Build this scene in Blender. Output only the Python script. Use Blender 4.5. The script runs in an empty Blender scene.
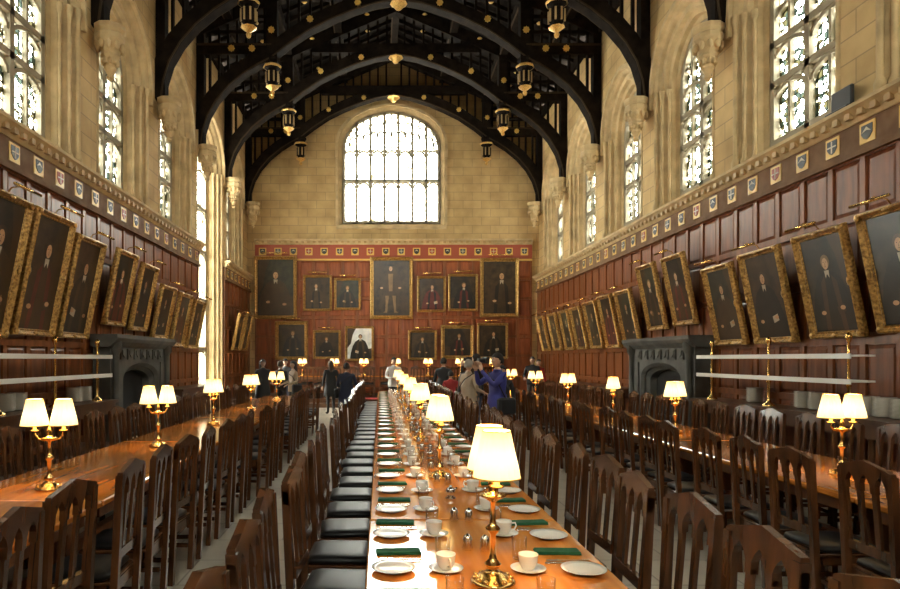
import bpy, math, random
from mathutils import Vector, Matrix
random.seed(7)
scene=bpy.context.scene
COL=scene.collection
# ------------------------------------------------------------------ materials
MATS={}
def newmat(name):
    m=bpy.data.materials.new(name); m.use_nodes=True
    nt=m.node_tree
    b=nt.nodes['Principled BSDF']
    MATS[name]=m
    return m,nt,b
def simple(name,col,rough=.5,metal=0,col2=None,scale=(5,5,5),nscale=1.0,bump=0,emis=None,estr=0,detail=4,coat=0,spec=None):
    m,nt,b=newmat(name)
    b.inputs['Base Color'].default_value=(*col,1)
    b.inputs['Roughness'].default_value=rough
    b.inputs['Metallic'].default_value=metal
    if spec is not None: b.inputs['Specular IOR Level'].default_value=spec
    if coat: b.inputs['Coat Weight'].default_value=coat; b.inputs['Coat Roughness'].default_value=.1
    if emis:
        b.inputs['Emission Color'].default_value=(*emis,1); b.inputs['Emission Strength'].default_value=estr
    if col2 or bump:
        tc=nt.nodes.new('ShaderNodeTexCoord'); mp=nt.nodes.new('ShaderNodeMapping')
        mp.inputs['Scale'].default_value=scale
        nz=nt.nodes.new('ShaderNodeTexNoise'); nz.inputs['Scale'].default_value=nscale; nz.inputs['Detail'].default_value=detail
        nt.links.new(tc.outputs['Object'],mp.inputs[0]); nt.links.new(mp.outputs[0],nz.inputs['Vector'])
        if col2:
            r=nt.nodes.new('ShaderNodeValToRGB'); r.color_ramp.elements[0].position=.35; r.color_ramp.elements[1].position=.68
            r.color_ramp.elements[0].color=(*col,1); r.color_ramp.elements[1].color=(*col2,1)
            nt.links.new(nz.outputs[0],r.inputs[0]); nt.links.new(r.outputs[0],b.inputs['Base Color'])
        if bump:
            bp=nt.nodes.new('ShaderNodeBump'); bp.inputs['Strength'].default_value=bump; bp.inputs['Distance'].default_value=.02
            nt.links.new(nz.outputs[0],bp.inputs['Height']); nt.links.new(bp.outputs[0],b.inputs['Normal'])
    return m
def brickmat(name,c1,c2,mortar,bw,bh,rough=.85,floor=False,msize=.012,dark=(.58,.50,.38)):
    m,nt,b=newmat(name)
    tc=nt.nodes.new('ShaderNodeTexCoord'); br=nt.nodes.new('ShaderNodeTexBrick')
    if floor:
        nt.links.new(tc.outputs['Object'],br.inputs['Vector'])
    else:
        s=nt.nodes.new('ShaderNodeSeparateXYZ'); c=nt.nodes.new('ShaderNodeCombineXYZ'); a=nt.nodes.new('ShaderNodeMath')
        nt.links.new(tc.outputs['Object'],s.inputs[0]); nt.links.new(s.outputs[0],a.inputs[0]); nt.links.new(s.outputs[1],a.inputs[1])
        nt.links.new(a.outputs[0],c.inputs[0]); nt.links.new(s.outputs[2],c.inputs[1]); nt.links.new(c.outputs[0],br.inputs['Vector'])
    br.inputs['Scale'].default_value=1; br.inputs['Brick Width'].default_value=bw; br.inputs['Row Height'].default_value=bh
    br.inputs['Mortar Size'].default_value=msize; br.inputs['Mortar Smooth'].default_value=.4
    br.inputs['Color1'].default_value=(*c1,1); br.inputs['Color2'].default_value=(*c2,1); br.inputs['Mortar'].default_value=(*mortar,1)
    nz=nt.nodes.new('ShaderNodeTexNoise'); nz.inputs['Scale'].default_value=1.3; nz.inputs['Detail'].default_value=6
    nt.links.new(tc.outputs['Object'],nz.inputs['Vector'])
    mx=nt.nodes.new('ShaderNodeMixRGB'); mx.blend_type='MULTIPLY'; mx.inputs[0].default_value=.7
    r=nt.nodes.new('ShaderNodeValToRGB'); r.color_ramp.elements[0].position=.3; r.color_ramp.elements[1].position=.7
    r.color_ramp.elements[0].color=(*dark,1); r.color_ramp.elements[1].color=(1.1,1.06,.98,1)
    nt.links.new(nz.outputs[0],r.inputs[0]); nt.links.new(br.outputs[0],mx.inputs[1]); nt.links.new(r.outputs[0],mx.inputs[2])
    nt.links.new(mx.outputs[0],b.inputs['Base Color']); b.inputs['Roughness'].default_value=rough
    return m
brickmat('stone_ashlar',(.64,.465,.225),(.55,.39,.18),(.38,.28,.15),.75,.34)
simple('stone_carved',(.62,.46,.24),.8,col2=(.42,.31,.16),nscale=3,scale=(1,1,1),bump=.25)
simple('stone_grey',(.10,.095,.08),.6,col2=(.055,.052,.046),nscale=3,scale=(1,1,1),bump=.2)
simple('stone_mullion',(.34,.29,.20),.8)
simple('firebox_dark',(.012,.01,.009),.9)
brickmat('floor_stone',(.60,.55,.47),(.50,.46,.39),(.28,.24,.19),.6,.6,rough=.3,floor=True,msize=.01,dark=(.66,.62,.56))
simple('panel_oak',(.125,.036,.011),.36,col2=(.25,.078,.024),scale=(9,9,1.2),nscale=1,spec=.35)
simple('panel_rail',(.16,.050,.016),.34,col2=(.28,.092,.029),scale=(9,9,1.2),nscale=1,spec=.35)
simple('panel_red',(.19,.048,.015),.38,col2=(.33,.092,.028),scale=(9,9,1.2),nscale=1,spec=.35)
simple('frieze_red',(.32,.06,.025),.5)
simple('frieze_brown',(.15,.08,.04),.75,col2=(.22,.13,.07),scale=(4,4,4),spec=.2)
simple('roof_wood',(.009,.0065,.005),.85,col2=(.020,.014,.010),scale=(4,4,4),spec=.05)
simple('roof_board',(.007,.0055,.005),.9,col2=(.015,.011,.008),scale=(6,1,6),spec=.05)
simple('roof_edge',(.05,.034,.02),.8,spec=.1)
simple('gilt',(.85,.55,.18),.3,.7,col2=(.5,.3,.09),scale=(30,30,30))
simple('gilt_dull',(.42,.28,.12),.6)
simple('gilt_frame',(.66,.40,.12),.32,.6,col2=(.19,.10,.032),scale=(26,26,26),bump=.6)
simple('brass',(.83,.56,.2),.2,1.0)
simple('table_wood',(.54,.165,.022),.11,col2=(.80,.30,.055),scale=(9,.7,9),nscale=1.2,coat=.3)
simple('table_leg_wood',(.16,.06,.02),.4,col2=(.26,.10,.035),scale=(9,9,1))
simple('chair_wood',(.050,.019,.008),.24,col2=(.125,.046,.017),scale=(14,14,3),coat=.2)
simple('leather',(.007,.0065,.007),.42,spec=.35)
simple('dark_oak',(.06,.024,.010),.35,col2=(.11,.044,.016),scale=(8,8,2))
simple('china',(.85,.82,.75),.2)
simple('white_shelf',(.88,.86,.80),.3)
simple('napkin_green',(.015,.085,.035),.85,col2=(.025,.12,.055),scale=(30,30,30),spec=.2)
simple('steel',(.7,.7,.7),.2,1)
simple('black_plastic',(.015,.015,.016),.4)
simple('carpet_red',(.35,.03,.025),.95,col2=(.25,.02,.02),scale=(8,8,8))
simple('shield_gold',(.72,.46,.10),.4); simple('shield_dark',(.03,.032,.028),.5); simple('shield_white',(.58,.50,.34),.5); simple('shield_blue',(.05,.06,.06),.5)
# thin drinking glass: clear film with a glossy surface
m=bpy.data.materials.new('glass_clear'); m.use_nodes=True; MATS['glass_clear']=m; nt=m.node_tree; nt.nodes.clear()
o_=nt.nodes.new('ShaderNodeOutputMaterial'); tr=nt.nodes.new('ShaderNodeBsdfTransparent'); gl=nt.nodes.new('ShaderNodeBsdfGlossy'); mx=nt.nodes.new('ShaderNodeMixShader'); fr=nt.nodes.new('ShaderNodeLayerWeight')
tr.inputs[0].default_value=(.97,.98,.98,1); gl.inputs['Roughness'].default_value=.08; fr.inputs[0].default_value=.16
nt.links.new(fr.outputs['Facing'],mx.inputs[0]); nt.links.new(tr.outputs[0],mx.inputs[1]); nt.links.new(gl.outputs[0],mx.inputs[2]); nt.links.new(mx.outputs[0],o_.inputs[0])
# lamp shade
m,nt,b=newmat('lamp_shade'); b.inputs['Base Color'].default_value=(.9,.78,.5,1); b.inputs['Roughness'].default_value=.9
tc=nt.nodes.new('ShaderNodeTexCoord'); s=nt.nodes.new('ShaderNodeSeparateXYZ'); nt.links.new(tc.outputs['Object'],s.inputs[0])
mr=nt.nodes.new('ShaderNodeMapRange'); mr.inputs[1].default_value=.45; mr.inputs[2].default_value=.64
nt.links.new(s.outputs[2],mr.inputs[0])
r=nt.nodes.new('ShaderNodeValToRGB'); r.color_ramp.elements[0].color=(1,.74,.28,1); r.color_ramp.elements[1].color=(1,.50,.12,1)
e=r.color_ramp.elements.new(.45); e.color=(1,.84,.50,1)
nt.links.new(mr.outputs[0],r.inputs[0]); nt.links.new(r.outputs[0],b.inputs['Emission Color']); b.inputs['Emission Strength'].default_value=1.8
simple('bulb',(1,1,1),.5,emis=(1,.8,.45),estr=6)
# leaded glass: real transparency with tinted quarries and lead cames
def leaded(name,light,tint1,tint2,lead,bw,bh,ms,amount=.62,vs=9):
    m=bpy.data.materials.new(name); m.use_nodes=True; MATS[name]=m; nt=m.node_tree; nt.nodes.clear()
    out=nt.nodes.new('ShaderNodeOutputMaterial'); tr=nt.nodes.new('ShaderNodeBsdfTransparent')
    tc=nt.nodes.new('ShaderNodeTexCoord'); s=nt.nodes.new('ShaderNodeSeparateXYZ'); c=nt.nodes.new('ShaderNodeCombineXYZ'); a=nt.nodes.new('ShaderNodeMath')
    nt.links.new(tc.outputs['Object'],s.inputs[0]); nt.links.new(s.outputs[0],a.inputs[0]); nt.links.new(s.outputs[1],a.inputs[1])
    nt.links.new(a.outputs[0],c.inputs[0]); nt.links.new(s.outputs[2],c.inputs[1])
    br=nt.nodes.new('ShaderNodeTexBrick'); br.offset=0; nt.links.new(c.outputs[0],br.inputs['Vector'])
    br.inputs['Scale'].default_value=1; br.inputs['Brick Width'].default_value=bw; br.inputs['Row Height'].default_value=bh; br.inputs['Mortar Size'].default_value=ms
    br.inputs['Mortar Smooth'].default_value=0
    br.inputs['Color1'].default_value=(*light,1); br.inputs['Color2'].default_value=tuple(x*.7 for x in light)+(1,); br.inputs['Mortar'].default_value=(*lead,1)
    vo=nt.nodes.new('ShaderNodeTexVoronoi'); vo.inputs['Scale'].default_value=vs; nt.links.new(c.outputs[0],vo.inputs['Vector'])
    sp=nt.nodes.new('ShaderNodeSeparateColor'); nt.links.new(vo.outputs['Color'],sp.inputs[0])
    r=nt.nodes.new('ShaderNodeValToRGB'); r.color_ramp.interpolation='CONSTANT'
    r.color_ramp.elements[0].color=(1,1,1,1); r.color_ramp.elements[1].position=amount; r.color_ramp.elements[1].color=(*tint1,1)
    e=r.color_ramp.elements.new(amount+(1-amount)*.6); e.color=(*tint2,1)
    nt.links.new(sp.outputs[0],r.inputs[0])
    mx=nt.nodes.new('ShaderNodeMixRGB'); mx.blend_type='MULTIPLY'; mx.inputs[0].default_value=1
    nt.links.new(br.outputs[0],mx.inputs[1]); nt.links.new(r.outputs[0],mx.inputs[2]); nt.links.new(mx.outputs[0],tr.inputs[0]); nt.links.new(tr.outputs[0],out.inputs[0])
leaded('window_glass_side',(.60,.66,.70),(.016,.022,.018),(.030,.026,.012),(.008,.010,.011),.11,.14,.011,.46,13)
leaded('window_glass_end',(.90,.97,1.0),(.10,.11,.12),(.12,.10,.05),(.05,.055,.06),.16,.2,.007,.9)
# ------------------------------------------------------------------ mesh builder
class MB:
    def __init__(s): s.v=[];s.f=[];s.m=[];s.sm=[]
    def add(s,verts,faces,mat,smooth=False,fn=None):
        o=len(s.v)
        for p in verts:
            s.v.append(tuple(fn(*p)) if fn else tuple(p))
        for f in faces:
            s.f.append([i+o for i in f]); s.m.append(mat); s.sm.append(smooth)
    def box(s,x0,x1,y0,y1,z0,z1,mat,fn=None):
        v=[(x,y,z) for z in (z0,z1) for y in (y0,y1) for x in (x0,x1)]
        s.add(v,[(0,2,3,1),(4,5,7,6),(0,1,5,4),(2,6,7,3),(0,4,6,2),(1,3,7,5)],mat,False,fn)
    def bbox(s,x0,x1,y0,y1,z0,z1,b,mat,fn=None):
        rings=[]
        for z,i in ((z0,b),(z0+b,0),(z1-b,0),(z1,b)):
            rings.append([(x0+i+b,y0+i,z),(x1-i-b,y0+i,z),(x1-i,y0+i+b,z),(x1-i,y1-i-b,z),(x1-i-b,y1-i,z),(x0+i+b,y1-i,z),(x0+i,y1-i-b,z),(x0+i,y0+i+b,z)])
        s.loft(rings,mat,True,False,fn,cap=True)
    def loft(s,rings,mat,closed=True,smooth=False,fn=None,cap=False):
        n=len(rings[0]); v=[p for r in rings for p in r]; f=[]
        for k in range(len(rings)-1):
            for i in range(n if closed else n-1):
                j=(i+1)%n
                f.append((k*n+i,k*n+j,(k+1)*n+j,(k+1)*n+i))
        if cap:
            f.append(tuple(range(n-1,-1,-1))); f.append(tuple((len(rings)-1)*n+i for i in range(n)))
        s.add(v,f,mat,smooth,fn)
    def lathe(s,prof,seg,mat,c=(0,0,0),sx=1,sy=1,smooth=True,fn=None,rip=0,cap=False,a0=0):
        rings=[]
        for r,z in prof:
            r=max(r,1e-4)
            rings.append([(c[0]+sx*r*(1+(rip if i%2 else 0))*math.cos(a0+2*math.pi*i/seg),c[1]+sy*r*(1+(rip if i%2 else 0))*math.sin(a0+2*math.pi*i/seg),c[2]+z) for i in range(seg)])
        s.loft(rings,mat,True,smooth,fn,cap)
    def tube(s,pts,rad,seg,mat,fn=None,smooth=True):
        pts=[Vector(p) for p in pts]
        if not isinstance(rad,(list,tuple)): rad=[rad]*len(pts)
        rings=[]; up=Vector((.13,.21,.97)).normalized()
        t0=(pts[1]-pts[0]).normalized()
        if abs(t0.dot(up))>.9: up=Vector((1,.1,0)).normalized()
        for i,p in enumerate(pts):
            t=(pts[min(i+1,len(pts)-1)]-pts[max(i-1,0)]).normalized()
            a=t.cross(up).normalized(); b_=t.cross(a).normalized()
            rings.append([tuple(p+rad[i]*(a*math.cos(2*math.pi*k/seg)+b_*math.sin(2*math.pi*k/seg))) for k in range(seg)])
        s.loft(rings,mat,True,smooth,fn,cap=True)
    def prism(s,poly,y0,y1,mat,fn=None):
        n=len(poly)
        v=[(x,y0,z) for x,z in poly]+[(x,y1,z) for x,z in poly]
        f=[tuple(range(n)),tuple(range(2*n-1,n-1,-1))]+[(i,n+i,n+(i+1)%n,(i+1)%n) for i in range(n)]
        s.add(v,f,mat,False,fn)
    def poly(s,pts,y,mat,fn=None):
        s.add([(x,y,z) for x,z in pts],[tuple(range(len(pts)))],mat,False,fn)
    def sphere(s,c,r,mat,seg=12,rg=8,fn=None):
        rx,ry,rz=r if isinstance(r,(tuple,list)) else (r,r,r)
        s.lathe([(math.sin(math.pi*k/rg),-rz*math.cos(math.pi*k/rg)) for k in range(rg+1)],seg,mat,c,rx,ry,True,fn)
    def mesh(s,name,recalc=True):
        me=bpy.data.meshes.new(name); me.from_pydata(s.v,[],s.f)
        names=[]
        for x in s.m:
            if x not in names: names.append(x)
        for x in names: me.materials.append(MATS[x])
        idx={x:i for i,x in enumerate(names)}
        me.polygons.foreach_set('material_index',[idx[x] for x in s.m])
        me.polygons.foreach_set('use_smooth',s.sm)
        me.update()
        if recalc:
            import bmesh
            bm=bmesh.new(); bm.from_mesh(me); bmesh.ops.recalc_face_normals(bm,faces=bm.faces); bm.to_mesh(me); bm.free()
        return me
    def obj(s,name,loc=(0,0,0),rot=(0,0,0),recalc=True):
        return inst(s.mesh(name,recalc),name,loc,rot)
def inst(me,name,loc=(0,0,0),rot=(0,0,0),scale=1,parent=None):
    o=bpy.data.objects.new(name,me); COL.objects.link(o); o.location=loc; o.rotation_euler=rot
    o.scale=(scale,scale,scale) if not isinstance(scale,tuple) else scale
    if parent: o.parent=parent
    return o
# ------------------------------------------------------------------ dimensions
XL,XR,YB,YN=-5.4,6.5,26.6,-4.95
XC=.55; EYE=1.67
TR=[12.3+3.45*k for k in range(-5,5)]
ZE,ZR=11.6,14.2   # eaves, ridge
ZP=5.05           # side panel cornice top
fnL=lambda u,v,z:(XL-v,u,z)
fnR=lambda u,v,z:(XR+v,u,z)
fnB=lambda u,v,z:(u,YB+v,z)
fnN=lambda u,v,z:(u,YN-v,z)
def arch(c,w,z0,zs,za,n=16,p=2.3):
    pts=[(c-w,z0)]
    for i in range(n+1):
        u=-1+2*i/n; u=math.sin(u*math.pi/2)
        h=.86*(max(0,1-abs(u)**p))**(1/p)+.14*(1-abs(u))
        pts.append((c+u*w,zs+(za-zs)*h))
    pts.append((c+w,z0)); return pts
def archwall(mb,x0,x1,z0,z1,ol,y,mat,fn=None):
    zb=ol[0][1]; xl=ol[0][0]; xr=ol[-1][0]
    if zb>z0+1e-4: mb.add([(x0,y,z0),(x1,y,z0),(x1,y,zb),(x0,y,zb)],[(0,1,2,3)],mat,False,fn)
    if xl>x0+1e-4: mb.add([(x0,y,zb),(xl,y,zb),(xl,y,z1),(x0,y,z1)],[(0,1,2,3)],mat,False,fn)
    if x1>xr+1e-4: mb.add([(xr,y,zb),(x1,y,zb),(x1,y,z1),(xr,y,z1)],[(0,1,2,3)],mat,False,fn)
    for a,b in zip(ol,ol[1:]):
        if abs(a[0]-b[0])>1e-5:
            mb.add([(a[0],y,a[1]),(b[0],y,b[1]),(b[0],y,z1),(a[0],y,z1)],[(0,1,2,3)],mat,False,fn)
def reveal(mb,prof,mat,fn,floor_mat=None):
    rings=[[(x,v,z) for x,z in ol] for ol,v in prof]
    mb.loft(rings,mat,True,False,fn)
def tracery(mb,c,w,z0,zs,za,y,lights,transoms,fn,mat='stone_mullion',t=.07,d=.16,head=True):
    ol=arch(c,w,z0,zs,za)
    def topz(x):
        for a,b in zip(ol,ol[1:]):
            if a[0]<=x<=b[0] and b[0]>a[0]: return a[1]+(b[1]-a[1])*(x-a[0])/(b[0]-a[0])
        return zs
    ins=arch(c,w-t,z0+t,zs,za-t)
    mb.loft([[(x,y-d/2,z) for x,z in ol],[(x,y-d/2,z) for x,z in ins],[(x,y+d/2,z) for x,z in ins],[(x,y+d/2,z) for x,z in ol]],mat,True,False,fn)
    xs=[c-w+2*w*i/lights for i in range(lights+1)]
    for x in xs[1:-1]:
        mb.box(x-t/2,x+t/2,y-d/2,y+d/2,z0,topz(x)-.01,mat,fn)
    for z in transoms: mb.box(c-w,c+w,y-d/2,y+d/2,z-t/2,z+t/2,mat,fn)
    lw=2*w/lights
    for z in list(transoms)+([zs] if head else []):
        for i in range(lights):
            a=arch((xs[i]+xs[i+1])/2,lw/2-t*.2,z-.32,z-.28,z-.03,8,1.8)
            b=arch((xs[i]+xs[i+1])/2,lw/2-t*.9,z-.32,z-.28,z-.10,8,1.8)
            mb.loft([[(x,y-d*.35,zz) for x,zz in a],[(x,y-d*.35,zz) for x,zz in b],[(x,y+d*.3,zz) for x,zz in b]],mat,False,False,fn)
            m_=(xs[i]+xs[i+1])/2
            for sgn in (-1,1):
                mb.add([(m_+sgn*lw/2,y,z-.28),(m_+sgn*lw/2,y,z),(m_+sgn*lw*.1,y,z),(m_+sgn*lw*.38,y,z-.13)],[(0,1,2,3)],mat,False,fn)
    if head:
        for i in range(lights):
            x=(xs[i]+xs[i+1])/2; tz=topz(x)
            if tz-zs>.25:
                mb.box(x-t*.3,x+t*.3,y-d/3,y+d/3,zs,tz-.02,mat,fn)
                for sx in (-.25,.25):
                    xx=x+sx*lw; tt=min(topz(xx-.1*lw),topz(xx+.1*lw))
                    zz=zs+.42*(tt-zs)
                    a=arch(xx,lw/4-.01,zz-.1,zz,zz+.16,6,1.8); b=arch(xx,lw/4-.05,zz-.1,zz,zz+.1,6,1.8)
                    mb.loft([[(q,y-d/3,w_) for q,w_ in a],[(q,y-d/3,w_) for q,w_ in b],[(q,y+d/3,w_) for q,w_ in b]],mat,False,False,fn)
                    zc=zs+.72*(tt-zs); rr=min(lw/5,.13*(tt-zs)+.02)
                    if tt-zs>.5:
                        o1=[(xx+rr*math.cos(k*math.pi/4),y-d/3,zc+rr*math.sin(k*math.pi/4)) for k in range(8)]
                        i1=[(xx+rr*.6*math.cos(k*math.pi/4),y-d/3,zc+rr*.6*math.sin(k*math.pi/4)) for k in range(8)]
                        mb.loft([o1,i1],mat,True,False,fn)
# ------------------------------------------------------------------ side walls
PORT=[]
def side_wall(name,fn,side):
    mb=MB(); wn=0
    for i in range(len(TR)-1):
        a,b=TR[i],TR[i+1]; c=(a+b)/2
        if i==len(TR)-2: b=YB
        if side=='L': c-=.25
        tall=(side=='L' and i==7)
        z0=.35 if tall else ZP+.1
        zsill=z0 if tall else z0+.25
        ww=1.0 if not tall else 1.2; k=ww-1.0
        prof=[(arch(c,1.40+k,z0,7.95,9.40),0),(arch(c,1.33+k,z0+.02,7.95,9.32),.05),(arch(c,1.30+k,z0+.02,7.95,9.29),.13),(arch(c,1.21+k,z0+.06,7.93,9.18),.15),
              (arch(c,1.18+k,z0+.06,7.93,9.15),.25),(arch(c,1.10+k,z0+.12,7.9,9.06),.28),(arch(c,1.08+k,zsill,7.9,9.04),.38),(arch(c,ww,zsill,7.88,8.95),.42),(arch(c,ww,zsill,7.88,8.95),.6)]
        archwall(mb,a,b,0 if tall else ZP-.6,ZE,prof[0][0],0,'stone_ashlar',fn)
        if not tall: mb.add([(a,.0,0),(b,.0,0),(b,.0,ZP-.6),(a,.0,ZP-.6)],[(0,1,2,3)],'stone_ashlar',False,fn)
        reveal(mb,prof,'stone_carved',fn)
        for sx in (-1,1):
            for (du,dv,r) in ((1.345+k,.02,.045),(1.235+k,.12,.04),(1.12+k,.24,.035)):
                mb.lathe([(r*1.7,0),(r*1.7,.12),(r,.2),(r,7.75-z0),(r*1.6,7.85-z0),(r*1.6,7.95-z0)],8,'stone_carved',(c+sx*du,dv,z0),fn=fn)
        h1=arch(c,1.5+k,7.6,7.95,9.52); h2=arch(c,1.41+k,7.6,7.95,9.41)
        mb.loft([[(x,0,z) for x,z in h1],[(x,-.08,z) for x,z in h1],[(x,-.08,z) for x,z in h2],[(x,0,z) for x,z in h2]],'stone_carved',False,False,fn)
        w=MB()
        trs=[2.0,3.6,5.2,6.6] if tall else [6.5,7.2]
        tracery(w,c,ww,zsill,7.88,8.95,.52,2,trs,fn,t=.12,d=.16)
        for q in ((-.5,.5)):
            w.box(c+q*ww-.03,c+q*ww+.03,.47,.55,zsill,8.5,'stone_mullion',fn)
        gl=arch(c,ww-.01,zsill,7.88,8.94)
        w.poly(gl,.54,'window_glass_side' if not tall else 'window_glass_end',fn)
        wn+=1
        o=w.obj('window_%s_%d'%('left' if side=='L' else 'right',wn),recalc=False)
        PORT.append((fn,c,ww+.08,zsill,8.95,side,o))
    mb.box(YN,YB,-.10,0,ZE-.35,ZE,'roof_wood',fn)
    return mb.obj(name)
wl=side_wall('wall_left',fnL,'L'); wr=side_wall('wall_right',fnR,'R')
# ------------------------------------------------------------------ back wall & near wall
def end_wall(name,fn,sgn):
    mb=MB(); c=.47
    prof=[(arch(c,2.16,7.12,10.35,12.0,24),0),(arch(c,2.10,7.16,10.35,11.95,24),.06),(arch(c,2.05,7.2,10.35,11.9,24),.10),(arch(c,2.0,7.25,10.3,11.85,24),.3)]
    z1=12.3
    archwall(mb,XL,XR,0,z1,prof[0][0],0,'stone_ashlar',fn)
    mb.add([(XL,0,z1),(XR,0,z1),(XR,0,ZR+.3),(XL,0,ZR+.3)],[(0,1,2,3)],'stone_ashlar',False,fn)
    reveal(mb,prof,'stone_carved',fn)
    h1=arch(c,2.3,9.9,10.35,12.12,24); h2=arch(c,2.18,9.9,10.35,12.02,24)
    mb.loft([[(x,0,z) for x,z in h1],[(x,-.1,z) for x,z in h1],[(x,-.1,z) for x,z in h2],[(x,0,z) for x,z in h2]],'stone_carved',False,False,fn)
    mb.box(c-2.25,c+2.25,-.12,0.02,6.98,7.14,'stone_carved',fn)
    for sx in (-1,1): mb.box(c+sx*2.23-.05,c+sx*2.23+.05,-.06,0,7.14,9.9,'stone_carved',fn)
    w=MB(); tracery(w,c,2.0,7.25,10.3,11.85,.2,7,[9.0],fn,t=.10,d=.2)
    w.poly(arch(c,1.99,7.25,10.3,11.84,24),.24,'window_glass_end',fn)
    o=w.obj('window_end_%s'%('far' if sgn>0 else 'near'),recalc=False)
    PORT.append((fn,c,2.0,7.25,11.85,'B' if sgn>0 else 'N',o))
    return mb.obj(name)
end_wall('wall_back',fnB,1); end_wall('wall_near',fnN,-1)
for fn,c,w,z0,z1,side,win in PORT:
    ld=bpy.data.lights.new('skylight_portal','AREA'); ld.shape='RECTANGLE'; ld.size=2*w+.1; ld.size_y=z1-z0+.1
    ld.cycles.is_portal=True
    o=bpy.data.objects.new('skylight_portal',ld); COL.objects.link(o)
    v=.65 if side in 'LR' else .4
    o.location=fn(c,v,(z0+z1)/2)
    d={'L':Vector((1,0,0)),'R':Vector((-1,0,0)),'B':Vector((0,-1,0)),'N':Vector((0,1,0))}[side]
    o.rotation_euler=d.to_track_quat('-Z','Z').to_euler()
    o.parent=win
# ------------------------------------------------------------------ floor, ceiling, dais
mb=MB(); mb.box(XL-1,XR+1,YN-.5,YB+.5,-.2,0,'floor_stone'); mb.obj('floor')
mb=MB()
HW=(XR-XL)/2
for s_ in (-1,1):
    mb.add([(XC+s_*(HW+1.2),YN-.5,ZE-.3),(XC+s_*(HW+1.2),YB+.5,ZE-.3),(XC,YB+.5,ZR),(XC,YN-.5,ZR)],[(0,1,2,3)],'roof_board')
def roofz(p): return ZR-(ZR-ZE+.02)*abs(p)/HW
for s_ in (-1,1):
    y=YN
    while y<YB:
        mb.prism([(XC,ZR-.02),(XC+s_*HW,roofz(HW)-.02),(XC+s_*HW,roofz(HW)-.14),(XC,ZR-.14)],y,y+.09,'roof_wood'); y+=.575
for p in (0,2.0,3.73,5.0):
    for s_ in ((-1,1) if p else (1,)):
        mb.box(XC+s_*p-.13,XC+s_*p+.13,YN,YB,roofz(p)-.36,roofz(p)-.02,'roof_wood')
        mb.box(XC+s_*p-.14,XC+s_*p-.10,YN,YB,roofz(p)-.37,roofz(p)-.33,'roof_edge')
for y in [YN+1+1.15*i for i in range(27)]:
    for p in (1.0,2.9,4.4):
        for s_ in (-1,1):
            mb.sphere((XC+s_*p,y,roofz(p)-.16),(.09,.09,.04),'shield_gold',6,4)
mb.obj('ceiling',recalc=False)
def band(pts,t0,t1):
    out=[];inn=[]
    for i,p in enumerate(pts):
        a=pts[max(i-1,0)]; b=pts[min(i+1,len(pts)-1)]
        tx,tz=b[0]-a[0],b[1]-a[1]; l=math.hypot(tx,tz); nx,nz=-tz/l,tx/l
        out.append((p[0]+nx*t1,p[1]+nz*t1)); inn.append((p[0]+nx*t0,p[1]+nz*t0))
    return inn,out
half=[(5.78,7.9),(5.72,8.35),(5.58,8.8),(5.32,9.25),(4.95,9.68),(4.5,10.05),(4.1,10.3),(3.73,10.48)]
half2=[(3.73,10.48),(3.2,10.9),(2.6,11.3),(2.0,11.6),(1.4,11.85),(.7,12.07),(0,12.2)]
def strip(mb,pts,s_,t0,t1,y0,y1,mat):
    q=[(XC+s_*p,z) for p,z in pts]
    if s_>0: q=q[::-1]
    inn,out=band(q,t0,t1)
    rings=[[(a[0],y0,a[1]),(b[0],y0,b[1]),(b[0],y1,b[1]),(a[0],y1,a[1])] for a,b in zip(inn,out)]
    mb.loft(rings,mat,True,False,None,cap=True)
def interp(pts,p):
    for (a,za),(b,zb) in zip(pts,pts[1:]):
        if b<=p<=a: return za+(zb-za)*(a-p)/(a-b)
    return pts[0][1]
mb=MB()
for s_ in (-1,1):
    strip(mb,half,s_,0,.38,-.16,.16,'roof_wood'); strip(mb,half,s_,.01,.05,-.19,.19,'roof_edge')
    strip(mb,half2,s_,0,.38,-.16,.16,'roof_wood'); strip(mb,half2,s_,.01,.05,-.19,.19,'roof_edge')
    c=XC+s_*3.73
    mb.box(c-.16,c+.16,-.17,.17,10.3,roofz(3.73)-.05,'roof_wood')
    x0,x1=sorted((c,XC+s_*(HW-.01)))
    mb.box(x0,x1,-.15,.15,10.62,10.9,'roof_wood'); mb.box(x0,x1,-.17,.17,10.86,10.92,'roof_edge')
    x0,x1=sorted((XC+s_*5.72,XC+s_*(HW-.01))); mb.box(x0,x1,-.14,.14,7.9,ZE,'roof_wood')
    p=3.95
    while p<5.6:
        mb.box(XC+s_*p-.03,XC+s_*p+.03,-.06,.06,interp(half,p)+.2,roofz(p)-.1,'roof_wood'); p+=.27
    p=.3
    while p<3.6:
        mb.box(XC+s_*p-.035,XC+s_*p+.035,-.06,.06,interp(half2,p)+.25,roofz(p)-.1,'roof_wood'); p+=.33
    for z in (11.25,11.7): 
        x0,x1=sorted((XC+s_*3.73,XC+s_*min(HW-.1,(ZR-z-.1)*HW/(ZR-ZE))))
        mb.box(x0,x1,-.07,.07,z,z+.1,'roof_wood')
    mb.prism([(XC,ZR-.05),(XC+s_*HW,roofz(HW)-.05),(XC+s_*HW,roofz(HW)-.45),(XC,ZR-.5)],-.15,.15,'roof_wood')
    for p,z in ((4.9,10.76),(4.3,10.76),(3.73,11.3),(2.6,11.62),(1.2,12.1)):
        for a0 in (0,math.pi/4):
            mb.prism([(XC+s_*p+.10*math.cos(a0+k*math.pi/2),z+.10*math.sin(a0+k*math.pi/2)) for k in range(4)],-.215,-.16,'shield_gold')
mb.box(XC-2.9,XC+2.9,-.14,.14,12.3,12.6,'roof_wood')
mb.lathe([(.01,-.22),(.09,-.18),(.2,-.06),(.27,-.02),(.16,.02),(.14,.08)],8,'gilt',(XC,0,12.18),smooth=False)
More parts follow.
